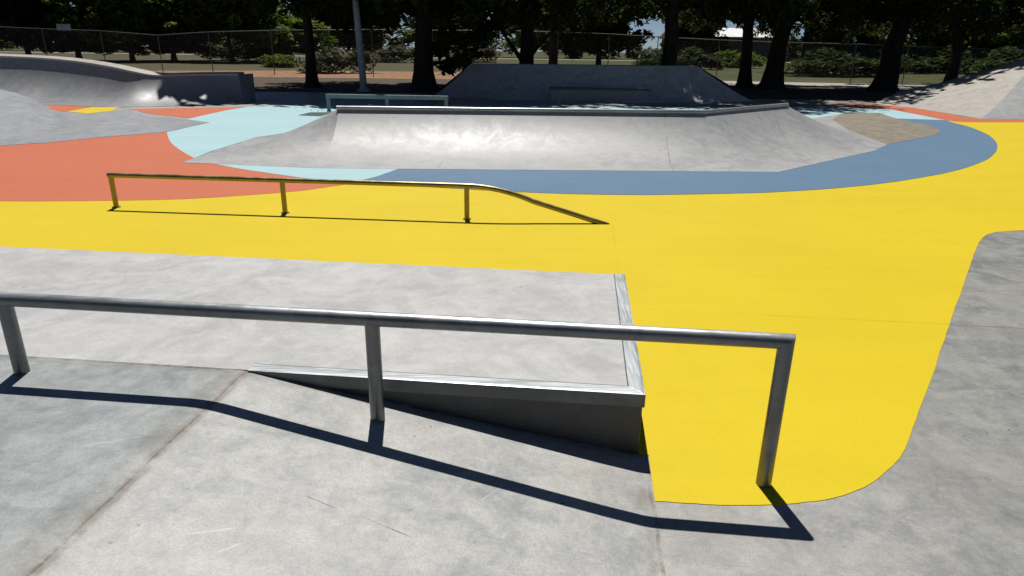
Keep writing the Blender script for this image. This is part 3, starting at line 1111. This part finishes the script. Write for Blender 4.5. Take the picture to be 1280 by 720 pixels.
def crown_mesh(name, mat, seed, RX, z0, z1, ncl, per, size, low=(), gap=0.25, crad=(0.8, 1.5), skirt=0, zs=3.0, dz=2.2):
    rg = random.Random(seed)
    cl_ = []
    zc, hz = (z0 + z1) / 2, (z1 - z0) / 2
    off = Vector((seed * 3.7, seed * 1.3, seed * 2.1))
    while len(cl_) < ncl:
        p = Vector((rg.uniform(-1, 1), rg.uniform(-1, 1), rg.uniform(-1, 1)))
        if p.length > 1 or p.length < 0.35:
            continue
        lob = 0.78 + 0.34 * noise.noise(p.normalized() * 1.6 + off)
        q_ = Vector((p.x * RX * lob, p.y * RX * lob, zc + p.z * hz * lob))
        if noise.noise(q_ * 0.35 + off) < -gap:
            continue
        cl_.append((q_, rg.uniform(*crad)))
    for i in range(skirt):
        a_, q0 = rg.uniform(0, 2 * pi), math.sqrt(rg.random())
        q_ = Vector((RX * 0.98 * q0 * cos(a_), RX * 0.98 * q0 * sin(a_), zs + dz * rg.random() ** 0.8 + 0.9 * noise.noise(Vector((cos(a_) * 2, sin(a_) * 2, seed)))))
        if noise.noise(q_ * 0.35 + off) > -gap - 0.1:
            cl_.append((q_, rg.uniform(0.6, 1.1)))
    for (x, y, z, rr) in low:
        cl_.append((Vector((x, y, z)), rr))
    mb = MB()
    leaves(mb, rg, cl_, per, size)
    me = bpy.data.meshes.new(name)
    me.from_pydata([tuple(p) for p in mb.v], [], mb.f)
    me.materials.append(mat)
    me.update()
    return me


def trunk_mesh(name, seed, h, r0, lean=(0, 0), nl=7, spread=4.0, fork=None, lowlimb=()):
    rg = random.Random(seed)
    mb = MB()
    pts, rads = [], []
    NS = 10
    for i in range(NS + 1):
        t = i / NS
        z = h * t
        fl = 1 + 0.75 * math.exp(-z / 0.35)
        pts.append(Vector((lean[0] * z + 0.10 * noise.noise(Vector((seed, z * 0.6, 0))) * z ** 0.5, lean[1] * z + 0.10 * noise.noise(Vector((0, seed, z * 0.6))) * z ** 0.5, z - 0.1)))
        rads.append(r0 * fl * (1 - 0.72 * t ** 0.9))
    # extra ring close to the ground for the root flare
    pts.insert(1, pts[0].lerp(pts[1], 0.35))
    rads.insert(1, r0 * 1.2)
    mb.tube(pts, rads, 14)
    v = mb.v
    for i, p in enumerate(v):
        s = 1 + 0.10 * noise.noise(p * 1.7 + Vector((seed, 0, 0)))
        v[i] = Vector((p.x * s, p.y * s, p.z))
    for i in range(nl):
        t = rg.uniform(0.38, 0.95)
        z = h * t
        p0 = Vector((lean[0] * z, lean[1] * z, z - 0.1))
        a_ = 2 * pi * (i / nl) + rg.uniform(-0.4, 0.4)
        L = spread * rg.uniform(0.6, 1.1)
        dd_ = Vector((cos(a_), sin(a_), rg.uniform(0.15, 0.7)))
        rr0 = r0 * (1 - 0.72 * t) * 0.62
        pl = [p0]
        for j in range(1, 6):
            dd_ = (dd_ + Vector((rg.uniform(-0.25, 0.25), rg.uniform(-0.25, 0.25), 0.08))).normalized()
            pl.append(pl[-1] + dd_ * L / 5)
        mb.tube(pl, [rr0 * (1 - 0.85 * j / 5) for j in range(6)], 8)
    for (z, dx, dy, dz, L, rr0) in lowlimb:
        p0 = Vector((lean[0] * z, lean[1] * z, z - 0.1))
        dd_ = Vector((dx, dy, dz)).normalized()
        pl = [p0]
        for j in range(1, 6):
            dd_ = (dd_ + Vector((rg.uniform(-0.12, 0.12), rg.uniform(-0.12, 0.12), 0.0))).normalized()
            pl.append(pl[-1] + dd_ * L / 5)
        mb.tube(pl, [rr0 * (1 - 0.75 * j / 5) for j in range(6)], 8)
    me = bpy.data.meshes.new(name)
    me.from_pydata([tuple(p) for p in mb.v], [], mb.f)
    for pl in me.polygons:
        pl.use_smooth = True
    me.materials.append(M['bark'])
    me.update()
    return me


def child(name, me, parent, rz=0, s=(1, 1, 1), loc=(0, 0, 0)):
    o = bpy.data.objects.new(name, me)
    C.objects.link(o)
    o.parent = parent
    o.rotation_euler = (0, 0, rz)
    o.scale = s
    o.location = loc
    return o


big = [crown_mesh('crown', M['leaf'], 11, 8.4, 3.8, 20.0, 165, 60, 0.27, skirt=75, zs=3.5, gap=0.16, crad=(0.9, 1.7)),
       crown_mesh('crown', M['leaf'], 23, 9.0, 3.8, 19.0, 165, 60, 0.27, skirt=80, zs=3.4, gap=0.16, crad=(0.9, 1.7)),
       crown_mesh('crown', M['leaf'], 37, 8.0, 3.6, 21.0, 165, 60, 0.27, skirt=70, zs=3.6, gap=0.16, crad=(0.9, 1.7)),
       crown_mesh('crown', M['leaf'], 17, 6.0, 4.2, 17.0, 170, 95, 0.27, skirt=50, zs=3.9)]
low_big = crown_mesh('crown', M['leaf'], 41, 7.2, 3.6, 19.0, 250, 95, 0.27, skirt=95, zs=3.3, crad=(0.9, 1.6),
                     low=[(1.4, -0.6, 2.6, 0.8), (2.2, -0.4, 2.0, 0.8), (2.8, -0.2, 2.6, 0.7), (1.2, -0.3, 1.1, 0.55), (1.9, -0.5, 1.3, 0.5), (3.3, 0, 3.0, 0.8), (-1.5, 0, 3.1, 0.8), (-2.4, -0.2, 3.3, 0.9), (0.8, -0.2, 1.9, 0.6)])

# near trees: position by plan, unique trunk, crown shared
near_trees = [
    # x, y, trunk r, h, lean, crown, rz, scale, lowlimbs, label
    (-10.45, 36.2, 0.29, 11, (0.0, 0.0), 3, 0.3, 1.12, (), 'dark straight tree trunk in shade just left of the lamp post'),
    (-4.5, 34.8, 0.52, 10, (0.005, 0), 4, 0.0, 1.0, ((1.2, 1, -0.3, 0.25, 3.0, 0.10), (2.0, 1, 0, 0.3, 3.0, 0.12)), 'broad dark tree with low drooping foliage right of the lamp post'),
    (0.6, 37.5, 0.42, 12, (0.0, 0), 1, 1.0, 1.05, ((1.1, -0.62, 0, 0.8, 3.2, 0.14), (1.5, 0.55, 0.2, 0.8, 3.0, 0.14)), 'dark tree with a slanting side limb behind left half of the back ramp'),
    (7.75, 36.0, 0.42, 12, (0.0, 0), 2, 2.0, 1.05, (), 'thick dark tree trunk rising behind right half of the back ramp'),
    (13.9, 42.6, 0.38, 11, (-0.055, 0), 0, 2.4, 1.0, (), 'slimmer left trunk of the leaning tree pair right of the back ramp'),
    (15.0, 41.2, 0.56, 12, (0.075, 0), 1, 3.3, 1.0, (), 'thicker right trunk of the leaning tree pair right of the back ramp'),
    (21.2, 40.4, 0.58, 12, (0.075, 0), 2, 4.2, 1.0, (), 'large dark tree leaning right beside the pale concrete path'),
    (29.6, 48.0, 0.36, 11, (0.01, 0), 0, 5.0, 0.95, ((1.9, -0.5, 0, 1, 2.5, 0.13), (1.8, 0.7, 0, 1, 2.5, 0.13)), 'forked dark tree behind the corner bank at the right'),
    (33.0, 76.0, 0.62, 11, (0.0, 0), 1, 5.6, 0.95, ((1.0, 1, -0.2, 0.2, 2.6, 0.1),), 'dark tree beyond the wire fence between the two leaning trunks'),
    (3.3, 62.0, 0.42, 12, (0.0, 0), 2, 0.8, 1.0, (), 'thin straight trunk beyond the fence right of the slanting limb'),
]
allc = big + [low_big]
for (x, y, r0, h, ln, ci, rz, s, ll_, lab) in near_trees:
    if y > 70:
        x = aty(1007, 70, y).x
    t_ = thing('shade_tree', (x, y, -0.05), lab, 'tree', 'dark shade trees behind the skate park')
    child('trunk', trunk_mesh('trunk', rnd.randint(1, 999), h, r0, ln, 7, 4.2, None, ll_), t_)
    wd = (1.3 if x < -8 else 1.32 if 20 < x < 25 else 0.86 if x > 12 else 0.80 if x > 7 else 1.0) if y < 50 else 0.75
    child('crown', allc[ci], t_, rz, (s * wd, s * wd, s), (ln[0] * 6 + (3.2 if x < -8 else 0), 0, 0))

# trees and bushes beyond the fence
far_c = [crown_mesh('crown', M['leaf2'], 51, 5.6, 1.9, 12.5, 130, 80, 0.42, skirt=40, zs=2.0, dz=2.0, crad=(0.9, 1.7)),
         crown_mesh('crown', M['leaf'], 61, 5.2, 1.7, 13.5, 130, 80, 0.42, skirt=40, zs=1.9, dz=2.0, crad=(0.9, 1.7)),
         crown_mesh('crown', M['leaf2'], 71, 6.2, 2.3, 11.5, 130, 80, 0.42, skirt=40, zs=2.3, dz=2.0, crad=(0.9, 1.7))]
far_t = [trunk_mesh('trunk', 5, 8, 0.34, (0.02, 0), 6, 3.5), trunk_mesh('trunk', 6, 8, 0.3, (-0.05, 0), 6, 3.5, None, ((0.9, 0.7, 0, 0.8, 2.5, 0.14),))]
far_trees = [
    # photo column, plan distance, crown, scale, label
    (-60, 84, 0, 1.0, 'leafy tree beyond the wire fence cut by the left edge'),
    (36, 82, 1, 1.05, 'dark forked tree beyond the fence below its leftmost stretch of rail'),
    (99, 86, 0, 1.0, 'leafy tree beyond the fence right behind the small pale fence plate'),
    (165, 84, 2, 1.0, 'leafy tree beyond the fence above the dip of the bowl wall lip'),
    (217, 92, 1, 1.0, 'dark tree beyond the fence above the low end of the bowl wall'),
    (290, 88, 2, 1.05, 'wide leafy tree beyond the fence left of the straight shaded trunk'),
    (362, 96, 0, 1.0, 'leafy tree far beyond the fence just behind the straight shaded trunk'),
    (436, 112, 1, 1.1, 'dark distant tree seen past the left side of the lamp post'),
    (560, 118, 0, 1.1, 'distant leafy tree seen under the drooping boughs of the broad dark tree'),
    (690, 100, 2, 1.0, 'distant leafy tree seen between the slanting limb and the thick central trunk'),
    (748, 74, 1, 0.92, 'dense dark tree beyond the fence with boughs nearly to the ground, behind the centre ledge'),
    (868, 128, 1, 1.1, 'distant dark tree in front of the white roofed shed'),
    (1045, 96, 1, 1.0, 'dark tree beyond the fence between the leaning pair and the lone leaning tree'),
    (1150, 92, 0, 1.0, 'green tree beyond the fence right of the lone leaning tree'),
    (1265, 84, 2, 1.0, 'green tree beyond the fence above the corner bank'),
    (1370, 88, 1, 1.0, 'dark tree beyond the fence past the right edge of the corner bank'),
]
for i, (px, Y, ci, s, lab) in enumerate(far_trees):
    lo_ = 0.5 if px < 400 and i % 2 == 0 else 1.0
    p = aty(px, 70, Y)
    t_ = thing('park_tree', (p.x, Y, -0.06), lab, 'tree', 'trees in the park beyond the fence')
    child('trunk', far_t[i % 2], t_, i * 1.3, (s, s, s))
    child("crown", far_c[ci], t_, i * 2.1, (s * 1.15, s * 1.15, s * lo_))


def bush_mesh(name, mat, seed, rx, h, ncl, per, size):
    rg = random.Random(seed)
    cl_ = []
    for i in range(ncl):
        a_, q0 = rg.uniform(0, 2 * pi), math.sqrt(rg.random())
        z = h * (0.12 + 0.7 * rg.random()) * (1 - 0.5 * q0 * q0)
        cl_.append((Vector((rx * q0 * cos(a_), rx * q0 * sin(a_), z)), rg.uniform(0.22, 0.36) * h))
    mb = MB()
    leaves(mb, rg, cl_, per, size)
    me = bpy.data.meshes.new(name)
    me.from_pydata([tuple(p) for p in mb.v], [], mb.f)
    me.materials.append(mat)
    return me


bm_ = [bush_mesh('bush', M['leaf'], 3, 2.6, 3.0, 30, 90, 0.28), bush_mesh('bush', M['leaf2'], 4, 3.0, 3.2, 30, 90, 0.28), bush_mesh('bush', M['leaf3'], 9, 2.0, 2.6, 26, 90, 0.2)]
bushes = [
    (345, 70, 1, 0.6, 'small thin green bush in the dry grass beyond the fence left of the straight trunk'),
    (420, 56, 2, 1.0, 'pale grey twiggy bush between the straight trunk and the lamp post'),
    (500, 100, 2, 1.3, 'grey-green bush beyond the orange earth path right of the lamp post'),
    (590, 110, 2, 1.4, 'distant grey-green bush under the broad dark tree'),
    (833, 92, 0, 1.0, 'dark round bush right of the thick central trunk'),
    (868, 86, 0, 1.0, 'darkest round bush on the lawn below the white roofed shed'),
    (918, 96, 1, 0.9, 'small green bush left of the leaning tree pair on the far lawn'),
    (1040, 66, 0, 1.15, 'dark spreading bush just beyond the fence right of the leaning pair'),
    (1125, 80, 0, 1.0, 'dark bush touching the right side of the lone leaning trunk'),
    (1192, 84, 0, 1.2, 'green bush on the lawn left of the forked tree'),
    (1268, 70, 0, 1.2, 'green bush behind the top of the corner bank'),
    (305, 100, 0, 1.5, 'dark low bush under the wide leafy tree left of the straight trunk'),
]
for i, (px, Y, ci, s, lab) in enumerate(bushes):
    p = aty(px, 70, Y)
    o = bpy.data.objects.new('bush', bm_[ci])
    C.objects.link(o)
    o.location = (p.x, Y, -0.06)
    o.rotation_euler = (0, 0, i * 1.7)
    o.rotation_euler = (0, 0, (i * 1.7) % 0.6 - 0.3)
    o.scale = (s * (1.25 + 0.4 * ((i * 7) % 5) / 5), s, s * (0.7 + 0.3 * ((i * 3) % 4) / 4))
    tag(o, lab, 'bush', 'bushes in the park')

# far wood closing the view
rg = random.Random(99)
cl_ = []
for i in range(900):
    x = rg.uniform(-190, 190)
    hh = 13.0 + 5.0 * noise.noise(Vector((x * 0.03, 1.7, 0))) - (11.0 if 30 < x < 62 else 6.5 if x >= 62 else 0)
    cl_.append((Vector((x, 185 + rg.uniform(-8, 8), rg.uniform(0.3, max(1.5, hh)))), rg.uniform(1.4, 2.6)))
mb = MB()
leaves(mb, rg, cl_, 60, 0.9)
tag(mb.build('far_woods', M['leaf3']), 'long hazy grey-green wood closing the view across the park', 'wood', kind='stuff')

# white roofed shed far right of centre
M['roof'] = flat_mat('white_roof_sheet', (0.62, 0.63, 0.64), (0.80, 0.80, 0.80), 0.6)
M['shedwall'] = flat_mat('shed_wall', (0.05, 0.055, 0.06), (0.09, 0.095, 0.10), 0.6)
a0, a1 = aty(852, 60, 150), aty(985, 60, 150)
zb = aty(900, 47, 150).z
zr = aty(900, 36, 162).z
sh = thing('shed', ((a0.x + a1.x) / 2, 150, -0.06), 'long dark shed with a bright white metal roof far across the lawn', 'shed')
k = MB()
k.box(a0.x, a1.x, 150.4, 171, -0.1, zb - 0.05)
k.build('wall', M['shedwall'], sh)
k = MB()
k.hexa([Vector((a0.x - 0.6, 149.6, zb)), Vector((a1.x + 0.6, 149.6, zb)), Vector((a1.x + 0.6, 162, zr)), Vector((a0.x - 0.6, 162, zr))],
       [Vector((a0.x - 0.6, 149.6, zb + 0.2)), Vector((a1.x + 0.6, 149.6, zb + 0.2)), Vector((a1.x + 0.6, 162, zr + 0.2)), Vector((a0.x - 0.6, 162, zr + 0.2))])
k.hexa([Vector((a0.x - 0.6, 162.01, zr)), Vector((a1.x + 0.6, 162.01, zr)), Vector((a1.x + 0.6, 172, zb)), Vector((a0.x - 0.6, 172, zb))],
       [Vector((a0.x - 0.6, 162.01, zr + 0.2)), Vector((a1.x + 0.6, 162.01, zr + 0.2)), Vector((a1.x + 0.6, 172, zb + 0.2)), Vector((a0.x - 0.6, 172, zb + 0.2))])
k.build('roof', M['roof'], sh)

# dry leaves and grit blown over the shaded floor and along the joints
M['litter'] = leaf_mat('dry_leaves', (0.10, 0.065, 0.03), (0.20, 0.14, 0.075), (0.14, 0.10, 0.05), 0.1)
rg = random.Random(5)
mb = MB()
for i in range(1500):
    u = rg.random()
    if u < 0.55:
        x, y, z = rg.uniform(-10, 16), 22.5 + rg.random() ** 0.7 * 8.3, 0.012
    elif u < 0.9:
        x, y, z = rg.uniform(-16, 30), rg.uniform(31.2, 44), -0.05
    else:
        x, y, z = rg.uniform(-11, -4), rg.uniform(21, 31), 0.012
    if 22.5 < y < 31 and -5 < x < 9 and y > 26.5:
        continue
    s_ = rg.uniform(0.02, 0.05) if y > 15 else rg.uniform(0.004, 0.009)
    a_ = rg.uniform(0, 2 * pi)
    ax, bx_ = Vector((cos(a_), sin(a_), rg.uniform(-0.2, 0.4))) * s_, Vector((-sin(a_), cos(a_), rg.uniform(-0.2, 0.4))) * s_ * 0.55
    c = Vector((x, y, z + s_ * 0.35))
    o_ = len(mb.v)
    mb.v += [c - ax, c + bx_, c + ax, c - bx_]
    mb.f.append((o_, o_ + 1, o_ + 2, o_ + 3))
tag(mb.build('dry_leaves', M['litter']), 'scattered small dry leaves on the shaded floor and dirt under the trees', 'leaf litter', kind='stuff')
